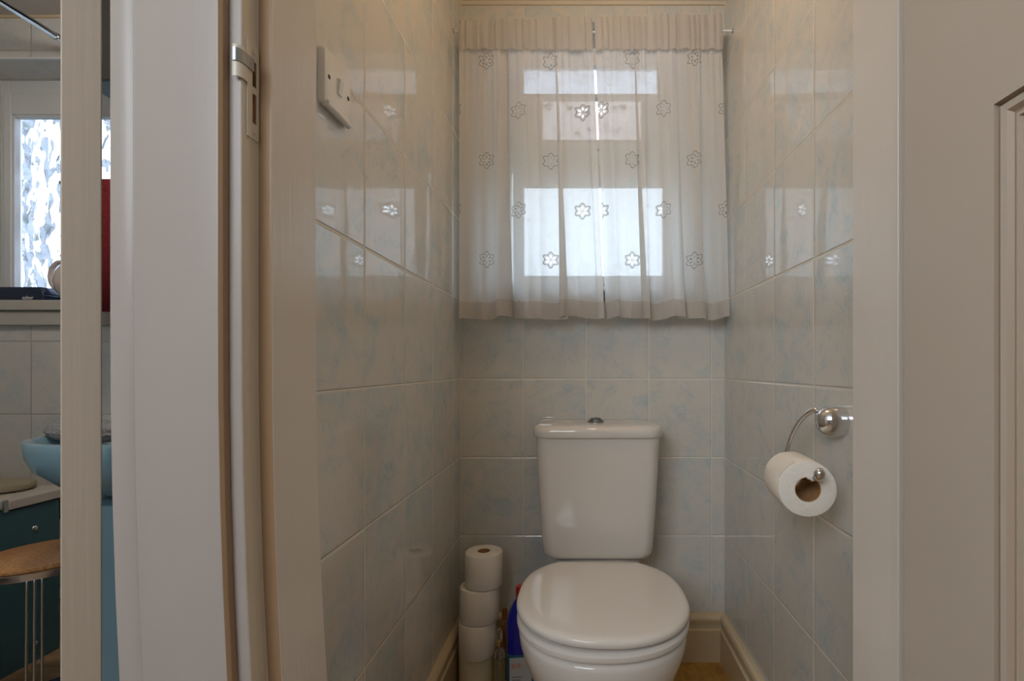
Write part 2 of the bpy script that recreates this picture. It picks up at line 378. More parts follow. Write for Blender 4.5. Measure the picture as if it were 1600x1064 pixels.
bm = BM(); prism(bm, [(.4556, .632), (.347, .632), (.347, .541), (.362, .541), (.362, .5145), (.4556, .5145)], [0, 1, 2.03])
struct(obj('trim_4', bm, M_gloss, bevel=.0015))
bm = BM(); prism(bm, [(.375, .5145), (.375, .5024), (.485, .5024), (.485, .5145)], [0, 2.03]); struct(obj('trim_5', bm, M_archi, bevel=.003))
bm = BM(); box(bm, -.387, .4556, .5145, .632, 2.03, 2.1); struct(obj('trim_6', bm, M_gloss, smooth=False))
# the partitions between hall, toilet and bathroom
slab('wall_partition', -.472, -.387, .5145, .632, 0, 2.2, m=M_plaster)
slab('wall_hall_right', .4556, 1.25, .5145, .632, 0, 2.2, m=M_plaster)
slab('wall_hall_top', m=M_plaster, parts=[(-1.30, -.472, .5145, .60, 2.03, 2.2), (-.387, .4556, .5145, .632, 2.10, 2.2)])
bm = BM(); prism(bm, [(-.4722, .5145), (-.4722, .60), (-.503, .60), (-.503, .545), (-.479, .520), (-.477, .5145)], [0, 2.03]); struct(obj('trim_7', bm, M_doorb, smooth=False))
slab('wall_hall_left', m=M_plaster, parts=[(-1.42, -1.30, -1.9, .632, 0, 2.2)])
slab('wall_hall_side', 1.25, 1.33, -1.9, .632, 0, 2.2, m=M_plaster)
slab('wall_hall_back', m=M_plaster, parts=[(-1.42, 1.33, -1.98, -1.9, 0, 2.2)])
slab('floor_hall', -1.42, 1.33, -1.98, .57, -.06, -.001, m=M_lam)
slab('ceiling_hall', -1.42, 1.33, -1.98, .5145, 2.2, 2.24, m=M_plaster)

# ------------------------------------------------------------------ the toilet door, open at a right angle towards the camera
def panel_door(name, x0, x1, yh, yl, label_m):
    """leaf in the plane x0..x1, from hinge edge yh to latch edge yl; stiles and rails round two recessed panels"""
    root = struct(empty(name, (x0, yh, 0)))
    def rel(bm): bmesh.ops.translate(bm, verts=bm.verts[:], vec=(-x0, -yh, 0)); return bm
    st = .1085; zr = [(.01, .22), (1.1406, 1.30), (1.90, 1.985)]
    bm = BM(); ya, yb = yh-st, yl+st
    box(bm, x0, x1, ya, yh, .01, 1.985); box(bm, x0, x1, yl, yb, .01, 1.985)
    for z0, z1 in zr: box(bm, x0, x1, yb, ya, z0, z1)
    obj('door_frame', rel(bm), label_m, root, smooth=False)
    for z0, z1 in ((.22, 1.1406), (1.30, 1.90)):
        rings = []
        for ins, dx in ((0, .0), (.0008, .0050), (.0028, .0050), (.0036, .0020), (.009, .0024), (.0125, .0055), (.0145, .0055), (.0153, .0045), (.0172, .0045), (.0182, .0068), (.024, .0070)):
            rings.append([(x0+dx, ya-ins, z0+ins), (x0+dx, ya-ins, z1-ins), (x0+dx, yb+ins, z1-ins), (x0+dx, yb+ins, z0+ins)])
        bm = BM(); loft(bm, rings, False, True); dp = obj('door_panel', rel(bm), [label_m, M_mould_shade], root, smooth=False)
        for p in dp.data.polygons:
            if p.index < 40 and (p.index//4) in (0, 1, 4, 5, 8): p.material_index = 1  # grooves and steps get the shade tone as colour
        bm = BM(); box(bm, x0+.016, x1-.010, yb, ya, z0, z1); obj('panel_core', rel(bm), label_m, root, smooth=False)
    for z in (.22, 1.74):
        bm = BM(); lathe(bm, [(.005, z-.038), (.005, z+.038)], (x1+.004, yh+.004, 0), 12); obj('hinge', rel(bm), M_satin, root)
    return root
panel_door('door_1', .327, .362, .4995, -.186, M_door)

# the bathroom door, swung back edge-on
bm = BM(); box(bm, 0, .68, -.016, .016, .012, 1.985)
d2 = struct(obj('door_2', bm, M_doorb, bevel=.0015))
for v in d2.data.vertices: v.co.z = v.co.z
d2.location = (-.5480, .5400, 0); d2.rotation_euler = (0, 0, math.atan2(.7019, -.7122))
for z in (.22, 1.75):
    bm = BM(); lathe(bm, [(.005, z-.04), (.005, z+.04)], (-.0045, -.012, 0), 12)
    obj('hinge', bm, M_satin, d2)

# ------------------------------------------------------------------ window over the toilet
def frame_ring(bm, x0, x1, z0, z1, w, y0, y1, wb=None, wt=None):
    wb = wb or w; wt = wt or w
    box(bm, x0, x0+w, y0, y1, z0, z1); box(bm, x1-w, x1, y0, y1, z0, z1)
    box(bm, x0+w, x1-w, y0, y1, z0, z0+wb); box(bm, x0+w, x1-w, y0, y1, z1-wt, z1)
w1 = struct(empty('window_1', (.03, 1.70, 1.175)))
def wpart(root, name, bm, m, **k):
    bmesh.ops.translate(bm, verts=bm.verts[:], vec=tuple(-c for c in root.location)); return obj(name, bm, m, root, **k)
bm = BM(); frame_ring(bm, -.305, .365, 1.17, 2.035, .062, 1.70, 1.765, .05, .045); box(bm, -.243, .303, 1.70, 1.765, 1.622, 1.685)
wpart(w1, 'frame', bm, M_upvc, bevel=.004)
bm = BM(); frame_ring(bm, -.235, .315, 1.215, 1.625, .036, 1.692, 1.72, .032, .07); wpart(w1, 'sash', bm, M_upvc, bevel=.004)
bm = BM(); frame_ring(bm, -.245, .305, 1.68, 1.992, .045, 1.692, 1.72, .035, .02); box(bm, -.20, -.135, 1.694, 1.72, 1.70, 1.862); box(bm, .205, .262, 1.694, 1.72, 1.70, 1.862); box(bm, -.20, .262, 1.690, 1.72, 1.858, 1.872); wpart(w1, 'vent_sash', bm, M_upvc, bevel=.004)
bm = BM(); box(bm, -.205, .29, 1.722, 1.728, 1.235, 1.56); wpart(w1, 'pane', bm, M_glass_wc, smooth=False)
bm = BM(); box(bm, -.15, .215, 1.722, 1.728, 1.705, 1.862); wpart(w1, 'vent_pane', bm, M_glass_pink, smooth=False)
bm = BM(); box(bm, -.21, .27, 1.722, 1.728, 1.868, 1.985); wpart(w1, 'top_pane', bm, M_glass_top, smooth=False)
bm = BM(); box(bm, -.305, .365, 1.535, 1.71, 1.145, 1.175); box(bm, -.33, .39, 1.535, 1.5745, 1.145, 1.175); wpart(w1, 'window_sill', bm, M_sill, bevel=.006, seg=3)

# ------------------------------------------------------------------ sheer curtains
def curtain(name, label, side, xt0, xt1, xb0, xb1, zt0, zt1, seed, nf, folds):
    rnd = random.Random(seed)
    root = thing(name, label, 'curtain', ((xt0+xt1)/2, 1.49, 1.98), 'sheer curtains at the toilet window')
    ZH, ZB = 1.891, 1.081
    ph = [rnd.uniform(0, 2*PI) for _ in range(8)]
    def fold(u, t):
        """t 0 at the hem, 1 at the heading: sideways and depth offsets of the cloth"""
        a = (1-t)*1.0+t*.35
        s = 0; d = 0
        for k, (f, am) in enumerate(((nf, .0115), (nf*1.63, .0065), (nf*2.7, .0022))):
            w = 2*PI*f*u+ph[k]+.5*math.sin(2.2*t+ph[k+3])
            d += am*math.cos(w)*a; s += am*.85*math.sin(w)*a
        fine = math.sin(2*PI*21*u+ph[5])*.0028*max(0, t-.55)/.45
        for (uc, wd, am) in folds:                       # a deep fold: the cloth doubles back on itself
            x = (u-uc)/wd; k = math.exp(-x*x)
            s += -am*x*k*2.2*(1-.55*t); d += am*1.0*k*(1-.4*t)*(1 if am > 0 else -1)
        return s, d+fine
    def pt(u, z, zt=None):
        t = (z-ZB)/(ZH-ZB); tt = min(max(t, 0), 1)
        x0 = xb0+(xt0-xb0)*t; x1 = xb1+(xt1-xb1)*t
        s, d = fold(u, tt); e = min(u, 1-u)*12; e = min(1, e)
        return x0+(x1-x0)*u+s*e, 1.487+d, t
    NU, NV = 300, 70
    def grid(zfun, nv, uvs=True, dy=0, extra=None):
        bm = BM(); L = bm.loops.layers.uv.new('UVMap'); rows = []; R = []
        for j in range(nv+1):
            row = []; rr = []
            for i in range(NU+1):
                u = i/NU; z = zfun(u, j/nv); x, y, t = pt(u, z)
                if extra: x, y = extra(u, j/nv, x, y)
                row.append(bm.verts.new((x-root.location.x, y+dy-root.location.y, z-root.location.z)))
                x0 = xb0+(xt0-xb0)*t; x1 = xb1+(xt1-xb1)*t
                px = 909+(x0+(x1-x0)*u)*517+(x-(x0+(x1-x0)*u))*517*.8; py = 574-(z-.932)*517
                rr.append(((px-760)/50, (py-95.5)/77.4) if side < 0 else ((1085-px)/48.5, (py-92)/78.5))
            rows.append(row); R.append(rr)
        for j in range(nv):
            for i in range(NU):
                f = bm.faces.new((rows[j][i], rows[j][i+1], rows[j+1][i+1], rows[j+1][i]))
                for lp, (jj, ii) in zip(f.loops, ((j, i), (j, i+1), (j+1, i+1), (j+1, i))): lp[L].uv = R[jj][ii]
        return bm
    wavy = lambda u: ZB+.004*math.sin(2*PI*(nf*.5)*u+ph[1])+.003*math.sin(2*PI*nf*u+ph[2])
    obj('curtain_cloth', grid(lambda u, v: wavy(u)+(ZH-wavy(u))*v, NV), M_sheer, root, normals=False)
    obj('hem', grid(lambda u, v: wavy(u)+.001+.050*v, 6, dy=-.0022), M_hem, root, normals=False)
    # pencil-pleated heading: two faces of gathered cloth round the wire
    npl = 19
    jit = [rnd.uniform(-.35, .35) for _ in range(40)]
    def pleat(sign, off):
        def ex(u, v, x, y):
            w = u*npl+jit[int(u*npl) % 40]*math.sin(PI*((u*npl) % 1)); k = abs(math.sin(PI*w))**.6
            return x+.0012*math.sin(2*PI*w), 1.487-.004+off-sign*.0065*k-sign*.004*math.sin(PI*min(1, v*1.0))
        return ex
    zt = lambda u: zt0+(zt1-zt0)*u+.0025*math.sin(2*PI*2.3*u+ph[0])+.0012*math.sin(2*PI*9*u)
    zb = lambda u: ZH-.006+.0028*math.sin(2*PI*npl*.5*u+ph[4])
    obj('heading', grid(lambda u, v: zb(u)+(zt(u)-zb(u))*v, 8, extra=pleat(1, -.004)), M_head, root, normals=False)
    obj('heading_back', grid(lambda u, v: zb(u)+.003+(zt(u)-zb(u)-.004)*v, 8, extra=pleat(-.7, .012)), M_head, root, normals=False)
    return root
curtain('sheer_curtain', 'left white sheer curtain with embroidered flowers and pleated heading, beside the left tiled wall', -1,
        -.369, .034, -.366, .068, 1.971, 1.982, 11, 4.2, [(.36, .035, .020), (.71, .03, .017), (.88, .04, -.016)])
curtain('sheer_curtain', 'right white sheer curtain with embroidered flowers, hanging over the window beside the right tiled wall', 1,
        .042, .4235, .073, .4455, 1.980, 1.992, 23, 4.4, [(.30, .03, .020), (.64, .035, .015)])
wr = thing('curtain_wire', 'white sprung wire carrying both sheer curtains between the side walls', 'curtain wire', (0, 1.483, 1.945))
bm = BM(); tube(bm, [(XL+.002, 0, 0), (.03, 0, -.004), (XR-.002, 0, 0)], .0028, 8, 8); obj('wire', bm, M_upvc, wr)
for x, s in ((XL, 1), (XR, -1)):
    bm = BM(); lathe(bm, [(.006, 0), (.006, s*.004), (.002, s*.005), (.002, s*.012)], (x, 0, 0), 12, 'x'); obj('hook', bm, M_satin, wr)

# ------------------------------------------------------------------ close-coupled toilet
TX = .0455
toi = thing('toilet', 'white close-coupled toilet with round closed lid and dual flush cistern', 'toilet', (TX, 1.2, 0))
def T(bm): bmesh.ops.translate(bm, verts=bm.verts[:], vec=(-TX, -1.2, 0)); return bm
def outline(sc=1.0, y_front=.900, hw=.1865, ym=1.09, yback=1.284, bb=.212, n=48, scy=None, hwmin=0):
    """D-shaped plan outline, front rounded, cut straight at the back"""
    scy = sc if scy is None else scy; L = []; yb = ym+(yback-ym)*scy
    def h(y):
        if y <= ym: k = min(1, (ym-y)/((ym-y_front)*scy)); return hw*sc*max(0, 1-k**2.2)**(1/2.2)
        k = min(1, (y-ym)/(bb*scy)); return max(hwmin, hw*sc*max(0, 1-k**2.6)**(1/2.6))
    ys = [ym-(ym-y_front)*scy*math.cos(PI/2*i/(n//2)) for i in range(n//2+1)]+[ym+(yb-ym)*math.sin(PI/2*i/(n//2)) for i in range(1, n//2+1)]
    right = [(TX+h(y), y) for y in ys]; left = [(TX-h(y), y) for y in reversed(ys[1:])]
    return right+left
def stack(bm, secs): return loft(bm, [[(x, y, z) for x, y in o] for o, z in secs])
# pan
def pan(sc, yf, hwr, yb):
    L = []; ym = 1.10
    for i in range(25):
        a = -PI/2+PI/2*i/24; L.append((TX+.186*sc*abs(math.cos(a))**(2/2.2), ym+(ym-yf)*-abs(math.sin(a))**(2/2.2)))
    ys = [(1.16, .97), (1.20, .90), (1.235, .78), (1.26, .66), (1.29, .0), (1.34, .0), (1.40, .0), (yb, .0)]
    R = [(TX+max(hwr, .186*sc*f), y) for y, f in ys]
    right = L+R; left = [(2*TX-x, y) for x, y in reversed(right[1:])]
    return right+left
bm = BM()
stack(bm, [(pan(.56, .985, .095, 1.46), 0), (pan(.56, .985, .095, 1.46), .012), (pan(.53, .995, .088, 1.45), .03), (pan(.54, .990, .088, 1.45), .10), (pan(.62, .972, .09, 1.45), .17),
           (pan(.76, .948, .095, 1.45), .24), (pan(.885, .925, .105, 1.46), .295), (pan(.965, .909, .115, 1.48), .335), (pan(.985, .904, .119, 1.52), .36), (pan(.985, .904, .120, 1.53), .378), (pan(.965, .908, .118, 1.528), .3855)])
obj('pan', T(bm), M_cer, toi, subd=1)
# cistern body
def cist(hx, yf, yb, z, r=.035, bulge=.006):
    o = rrect(hx, (yb-yf)/2, r, 6, TX, (yb+yf)/2); L = []
    for x, y in o:
        k = 1-((x-TX)/hx)**2
        if y < (yb+yf)/2: y -= bulge*k
        L.append((x, y, z))
    return L
bm = BM(); loft(bm, [cist(.128, 1.412, 1.550, .3865), cist(.145, 1.400, 1.556, .3885), cist(.153, 1.392, 1.560, .394), cist(.1575, 1.388, 1.562, .405), cist(.160, 1.386, 1.562, .43),
                     cist(.166, 1.383, 1.563, .52), cist(.172, 1.380, 1.564, .63), cist(.1765, 1.378, 1.565, .7365)])
obj('cistern', T(bm), M_cer, toi)
bm = BM(); loft(bm, [cist(.177, 1.377, 1.566, .734, .045), cist(.1825, 1.370, 1.569, .7355, .048), cist(.184, 1.3685, 1.570, .739, .05), cist(.184, 1.368, 1.570, .753, .05), cist(.1825, 1.370, 1.570, .760, .05), cist(.178, 1.376, 1.567, .7655, .048), cist(.170, 1.386, 1.560, .7685, .042), cist(.13, 1.42, 1.53, .7695, .03), cist(.05, 1.45, 1.49, .770, .018)])
obj('cistern_lid', T(bm), M_cer, toi)
bm = BM(); lathe(bm, [(.0245, 0), (.0245, .0035), (.022, .006), (.0195, .0045), (.018, .0045)], (TX-.004, 1.465, .7700), 32); lathe(bm, [(.017, .001), (.0168, .010), (.013, .0125), (.006, .0125), (.001, .012)], (TX-.004, 1.465, .7700), 32)
fb = obj('flush_button', T(bm), M_dull, toi)
bm = BM(); box(bm, TX-.0055, TX-.0045, 1.448, 1.482, .779, .7835); obj('button_split', T(bm), M_black, fb, smooth=False)
# seat and lid, the lid not quite down on one side
bm = BM(); stack(bm, [(outline(.965, .908), .3875), (outline(.995, .901), .389), (outline(1.0, .900), .394), (outline(1.0, .900), .400), (outline(.985, .903), .4045), (outline(.95), .4055)])
obj('toilet_seat', T(bm), M_seat, toi)
bm = BM()
stack(bm, [(outline(.96), .4095), (outline(.99), .4105), (outline(1.003), .4145), (outline(1.003), .4195), (outline(.995), .4235), (outline(.975), .4265), (outline(.93), .4285), (outline(.80), .4302), (outline(.55), .4313), (outline(.2), .4318)])
lid = obj('toilet_lid', T(bm), M_seat, toi)
for v in lid.data.vertices:
    v.co.z += .0032*(-v.co.x/.186)+.0055*(.08-v.co.y)/.38
for s in (-1, 1):
    bm = BM(); box(bm, TX+s*.105-.012, TX+s*.105+.012, 1.272, 1.315, .3855, .4085); obj('hinge', T(bm), M_seat, toi, bevel=.005, seg=3)

# ------------------------------------------------------------------ toilet rolls
def roll_mesh(bm, r, ri, h, wob, axis='z', n=48):
    def rad(a, k): return r*(1+wob*math.sin(2*a+k)+wob*.6*math.sin(3*a+1.7*k))
    secs = [(ri, 0, 0), (r-.006, 0, 1), (r-.0015, .0015, 1), (r, .005, 1), (r, h*.5, 1), (r, h-.005, 1), (r-.0015, h-.0015, 1), (r-.006, h, 1), (ri, h, 0)]
    rings = []
    for rr, z, w in secs:
        ring = []
        for i in range(n):
            a = 2*PI*i/n; q = rr*(rad(a, wob*300)/r if w else 1); u, v = q*math.cos(a), q*math.sin(a)
            ring.append((u, v, z) if axis == 'z' else (u, z, v))
        rings.append(ring)
    loft(bm, rings, False, False)
def core_mesh(bm, ri, h, axis='z', n=32):
    rings = []
    for rr, z in ((ri+.0002, .0005), (ri+.0002, h-.0005), (ri-.0012, h-.0005), (ri-.0012, .0005), (ri+.0002, .0005)):
        rings.append([(rr*math.cos(2*PI*i/n), rr*math.sin(2*PI*i/n), z) if axis == 'z' else (rr*math.cos(2*PI*i/n), z, rr*math.sin(2*PI*i/n)) for i in range(n)])
    loft(bm, rings, False, False)
RL = [('cream toilet roll at the bottom of the stack on the floor', -.3115, 1.452, .049, 0, M_paper2, .004, .2),
      ('white toilet roll second from the floor in the corner stack', -.3055, 1.445, .0545, .0985, M_paper, .018, 1.1),
      ('white toilet roll second from the top of the corner stack', -.2995, 1.446, .056, .1970, M_paper, .02, 2.3),
      ('white toilet roll on top of the corner stack, its cardboard core showing', -.2875, 1.448, .0545, .2955, M_paper, .015, 4.0)]
for lab, x, y, r, z, m, wob, rz in RL:
    t = thing('toilet_roll', lab, 'toilet roll', (x, y, z), 'toilet rolls stacked in the corner'); t.rotation_euler = (0, 0, rz)
    bm = BM(); roll_mesh(bm, r, .0185 if z < .29 else .0185, .098, wob); obj('paper', bm, m, t)
    bm = BM(); core_mesh(bm, .0185, .098); obj('cardboard_core', bm, M_core, t)
    if .05 < z < .25:
        bm = BM(); n = 7; rows = []
        for a0 in range(n+1):
            a = .9+.5*a0/n; rows.append([bm.verts.new(((r+.0012+.0006*(a0/n))*math.cos(a), (r+.0012+.0006*(a0/n))*math.sin(a), zz)) for zz in (.002, .05, .096)])
        for p, q in zip(rows, rows[1:]):
            for k in (0, 1): bm.faces.new((p[k], p[k+1], q[k+1], q[k]))
        obj('loose_sheet', bm, m, t)

# chrome roll holder on the right wall, and the roll hung on it
RH = thing('toilet_roll_holder', 'chrome toilet roll holder with ball-shaped wall mount and curved open arm', 'toilet roll holder', (XR, .865, .838))
def H(bm): bmesh.ops.translate(bm, verts=bm.verts[:], vec=(-XR, -.865, -.838)); return bm
bm = BM(); lathe(bm, [(.001, -.0455), (.010, -.0445), (.017, -.041), (.0225, -.035), (.0265, -.024), (.0275, -.014), (.0262, -.006), (.0265, -.003), (.0265, 0)], (XR, .862, .8385), 40, 'x')
obj('wall_mount', H(bm), M_chrome, RH)
arm = [(.424, .872, .852), (.4159, .880, .8557), (.4085, .891, .8495), (.3986, .903, .832), (.390, .915, .805), (.3845, .924, .775), (.3775, .926, .756), (.371, .917, .7497), (.368, .89, .7493), (.368, .85, .7493), (.3685, .815, .7493), (.370, .795, .7510), (.3725, .783, .757)]
bm = BM(); tube(bm, arm, lambda t: .0052-.0012*min(1, t*2.2), 14, 8); obj('arm', H(bm), M_chrome, RH)
bm = BM(); lathe(bm, [(.001, -.009), (.005, -.0082), (.008, -.005), (.0092, 0), (.008, .005), (.005, .0082), (.001, .009)], (0, 0, 0), 24)
bmesh.ops.transform(bm, matrix=Matrix.Translation((.3745, .778, .7625)) @ Matrix.Rotation(.6, 4, 'X') @ Matrix.Scale(1.25, 4, (0, 0, 1)), verts=bm.verts[:]); obj('end_knob', H(bm), M_chrome, RH)
t = thing('toilet_roll', 'white toilet roll hanging on the chrome holder on the right wall', 'toilet roll', (.3685, .803, .7330)); t.rotation_euler = (0, 0, math.radians(-7))
bm = BM(); roll_mesh(bm, .0465, .0205, .098, .006, 'y'); obj('paper', bm, M_paper, t)
bm = BM(); core_mesh(bm, .0205, .098, 'y'); obj('cardboard_core', bm, M_core, t)
bm = BM()
rows = []
for i in range(9):
    a = PI*.62+i*.10; q = .0471+.0002*(i == 0); rows.append([bm.verts.new((q*math.cos(a), yy, q*math.sin(a))) for yy in (.004, .094)])
for p, q in zip(rows, rows[1:]): bm.faces.new((p[0], p[1], q[1], q[0]))
obj('loose_sheet', bm, M_paper, t)

# ------------------------------------------------------------------ light switch on the left wall
sw = thing('light_switch', 'square white light switch with central rocker on the left tiled wall', 'light switch', (XL, .7645, 1.365))
bm = BM(); loft(bm, [[(d, y, z) for y, z in rrect(.0405+k, .0405+k, .006, 5)] for d, k in ((0, .0015), (.006, .0015), (.0095, .0), (.0105, -.003))]); obj('face_plate', bm, M_switch, sw)
bm = BM(); v = [bm.verts.new(p) for p in ((.0103, -.0065, -.012), (.0103, .0065, -.012), (.0103, .0065, .012), (.0103, -.0065, .012), (.0128, -.0055, -.011), (.0128, .0055, -.011), (.0160, .0055, .011), (.0160, -.0055, .011))]
for f in ((4, 5, 6, 7), (0, 1, 5, 4), (1, 2, 6, 5), (2, 3, 7, 6), (3, 0, 4, 7)): bm.faces.new([v[i] for i in f])
obj('rocker', bm, M_switch, sw, smooth=False)
for y in (-.030, .030):
    bm = BM(); lathe(bm, [(.0034, .0100), (.0034, .0108), (.001, .0108)], (0, y, 0), 14, 'x'); obj('screw', bm, M_black, sw)
bm = BM(); tube(bm, [(.008, -.036, -.0405), (.008, .036, -.0405)], .0055, 12); obj('lower_lip', bm, M_switch, sw)

# ------------------------------------------------------------------ strike plate in the door rebate
sp = thing('strike_plate', 'painted strike plate with two slots and curved lip in the left door rebate', 'strike plate', (-.3552, .53, 1.23))
def P_(bm): bmesh.ops.translate(bm, verts=bm.verts[:], vec=(.3552, -.53, -1.23)); return bm
bm = BM(); x0, x1 = -.3553, -.3537
def yz(*b): box(bm, x0, x1, *b)
y0, y1, s0, s1 = .5215, .5400, .5295, .5360
yz(y0, y1, 1.178, 1.195); yz(y0, s0, 1.195, 1.262); yz(s1, y1, 1.195, 1.262); yz(s0, s1, 1.227, 1.2345); yz(y0, y1, 1.262, 1.281)
yz(.5150, y0, 1.2335, 1.2665)
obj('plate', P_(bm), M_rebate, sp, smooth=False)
bm = BM(); rings = []
for y, x in ((.5215, -.3529), (.517, -.3529), (.5135, -.3533), (.5105, -.3548), (.5090, -.3570), (.5088, -.3600)):
    rings.append([(x, y, 1.2335), (x, y, 1.2665), (x-.0016, y+.0006, 1.2665), (x-.0016, y+.0006, 1.2335)])
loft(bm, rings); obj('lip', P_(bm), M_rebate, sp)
bm = BM(); rings = []
for y, x in ((.5290, -.3516), (.5215, -.3519), (.517, -.3520), (.5130, -.3524), (.5095, -.3541), (.5075, -.3566), (.5072, -.3605)):
    rings.append([(x, y, 1.2490), (x, y, 1.2625), (x-.0008, y+.0004, 1.2625), (x-.0008, y+.0004, 1.2490)])
loft(bm, rings); obj('worn_strip', P_(bm), M_dull, sp)['label'] = 'bare worn steel strip where the latch rubs'
for z0, z1 in ((1.195, 1.227), (1.2345, 1.262)):
    bm = BM(); box(bm, -.3552, -.3546, s0, s1, z0, z1); obj('slot', P_(bm), M_wood, sp, smooth=False)
for z in (1.1865, 1.272):
    bm = BM(); lathe(bm, [(.003, -.3533), (.003, -.3527), (.001, -.3526)], (0, .532, z), 12, 'x'); obj('screw', P_(bm), M_rebate, sp)

# ------------------------------------------------------------------ bottles behind the toilet pan
b1 = thing('spray_bottle', 'slim clear spray bottle with gold collar in front of the roll stack', 'bottle', (-.2330, 1.398, 0))
bm = BM(); lathe(bm, [(.012, 0), (.0155, .002), (.016, .006), (.016, .118), (.0148, .128), (.010, .136), (.0078, .141), (.0078, .146)], n=28); obj('body', bm, M_clear, b1)
bm = BM(); lathe(bm, [(.013, .003), (.0142, .006), (.0142, .100), (.0142, .101)], n=24); obj('liquid', bm, M_liq, b1)
bm = BM(); lathe(bm, [(.0086, .143), (.0086, .158), (.0075, .159)], n=24); obj('collar', bm, M_gold, b1)
bm = BM(); lathe(bm, [(.0078, .158), (.0082, .160), (.0080, .184), (.0068, .188), (.002, .189)], n=24); obj('cap', bm, M_clear, b1)
b2 = thing('glass_bottle', 'small amber bottle with clear cap behind the slim spray bottle', 'bottle', (-.2310, 1.478, 0))
bm = BM(); lathe(bm, [(.010, 0), (.0128, .003), (.0128, .145), (.010, .156), (.0065, .160), (.0065, .166)], n=24); obj('body', bm, M_amber, b2)
bm = BM(); lathe(bm, [(.0095, .163), (.0095, .176), (.008, .177)], n=24); obj('collar', bm, M_gold, b2)
bm = BM(); lathe(bm, [(.0088, .176), (.0088, .205), (.006, .208), (.001, .208)], n=24); obj('cap', bm, M_amber, b2)
b3 = thing('bleach_bottle', 'blue bleach bottle with red cap and pale label beside the toilet', 'bottle', (-.163, 1.345, 0)); b3.rotation_euler = (0, 0, .12)
bm = BM(); loft(bm, [[(x, y, z) for x, y in rrect(hx, hy, r, 6)] for hx, hy, r, z in
    ((.034, .024, .018, 0), (.040, .029, .022, .004), (.0415, .030, .024, .012), (.041, .030, .024, .20), (.042, .031, .024, .225), (.0405, .030, .024, .25), (.034, .027, .022, .272), (.024, .022, .018, .290), (.017, .017, .0165, .300), (.0155, .0155, .015, .308))])
obj('body', bm, M_bleach, b3)
bm = BM(); lathe(bm, [(.0165, .305), (.0175, .308), (.0170, .332), (.014, .337), (.004, .338)], n=28); obj('cap', bm, M_redcap, b3)
bm = BM(); loft(bm, [[(x, y, z) for x, y in rrect(.0418, .0306, .0245, 6)] for z in (.045, .165)], False, False); lb = obj('label', bm, M_teal_lbl, b3)
bm = BM(); box(bm, -.0330, .026, -.0313, -.0303, .062, .158); obj('label_patch', bm, M_lbl, lb, smooth=False)
bm = BM()
for k in range(5): box(bm, -.027, .0-.004*(k % 2), -.0317, -.0312, .074+.008*k, .0765+.008*k)
obj('print_lines', bm, M_grey_print, lb, smooth=False)
bm = BM()
for cx in (-.0235, -.008):
    for s in (-1, 1):
        v = [bm.verts.new((cx+a*.0075, -.0318, .137+b*.0075)) for a, b in ((0, 1), (s*1, 0), (s*.8, 0), (0, .8))]; bm.faces.new(v)
        v = [bm.verts.new((cx+a*.0075, -.0318, .137+b*.0075)) for a, b in ((0, -1), (s*1, 0), (s*.8, 0), (0, -.8))]; bm.faces.new(v)
    box(bm, cx-.0012, cx+.0012, -.0318, -.0315, .134, .141)
obj('hazard_sign', bm, M_orange, lb, smooth=False)

# ------------------------------------------------------------------ ceiling lamp of the toilet room
cl = thing('ceiling_lamp', 'bare warm bulb hanging from a white ceiling rose above the toilet', 'lamp', (.03, .93, ZC))
bm = BM(); lathe(bm, [(.038, 0), (.036, -.012), (.02, -.02), (.004, -.022)], n=28); obj('ceiling_rose', bm, M_upvc, cl)
bm = BM(); lathe(bm, [(.013, -.018), (.013, -.040), (.012, -.042)], n=20); obj('bulb_holder', bm, M_upvc, cl)

# ------------------------------------------------------------------ the bathroom next door
YW = 1.689
slab('wall_bathroom_back', m=M_tile_bath, parts=holed(-2.62, -.49, YW, YW+.22, 0, 2.2, -2.135, -1.30, 1.125, 1.987))
slab('wall_bathroom_left', -2.70, -2.62, -.2, YW+.22, 0, 2.2, m=M_tile_bath)
slab('wall_bathroom_front', m=M_plaster, parts=[(-2.62, -1.42, -.2, -.12, 0, 2.2)])
slab('floor_bathroom', -2.62, -.49, -.2, YW, -.06, -.0005, m=M_lam) if False else slab('floor_bathroom', m=M_lam, parts=[(-2.62, -1.42, -.2, YW, -.06, -.0005), (-1.42, -.49, .57, YW, -.06, -.0005)])
slab('ceiling_bathroom', m=M_ceil, parts=[(-2.62, -1.42, -.2, YW, 2.136, 2.2), (-1.42, -.49, .60, YW, 2.136, 2.2)])
bm = BM(); box(bm, -2.62, -.49, YW-.006, YW, 2.128, 2.136); struct(obj('trim_8', bm, M_skirt, smooth=False))
bm = BM(); box(bm, -2.135, -1.30, YW-.006, YW+.004, 1.985, 1.992); struct(obj('trim_9', bm, M_upvc_b, smooth=False))
w2 = struct(empty('window_2', (-1.72, 1.81, 1.16)))
bm = BM(); frame_ring(bm, -2.135, -1.30, 1.16, 1.987, .030, 1.81, 1.87, .03, .062); wpart(w2, 'frame', bm, M_upvc_b, bevel=.003)
bm = BM(); frame_ring(bm, -2.108, -1.328, 1.188, 1.928, .028, 1.795, 1.83, .03, .075); wpart(w2, 'sash', bm, M_upvc_b, bevel=.004)
bm = BM(); frame_ring(bm, -2.084, -1.352, 1.212, 1.858, .010, 1.80, 1.822, .010, .012); wpart(w2, 'glazing_bead', bm, M_upvc_b, bevel=.003)
bm = BM(); box(bm, -2.08, -1.35, 1.832, 1.840, 1.20, 1.86); wpart(w2, 'pane', bm, M_glass_b, smooth=False)
bm = BM(); box(bm, -2.135, -1.30, 1.662, 1.812, 1.125, 1.160); wpart(w2, 'window_sill', bm, M_sill, bevel=.004)
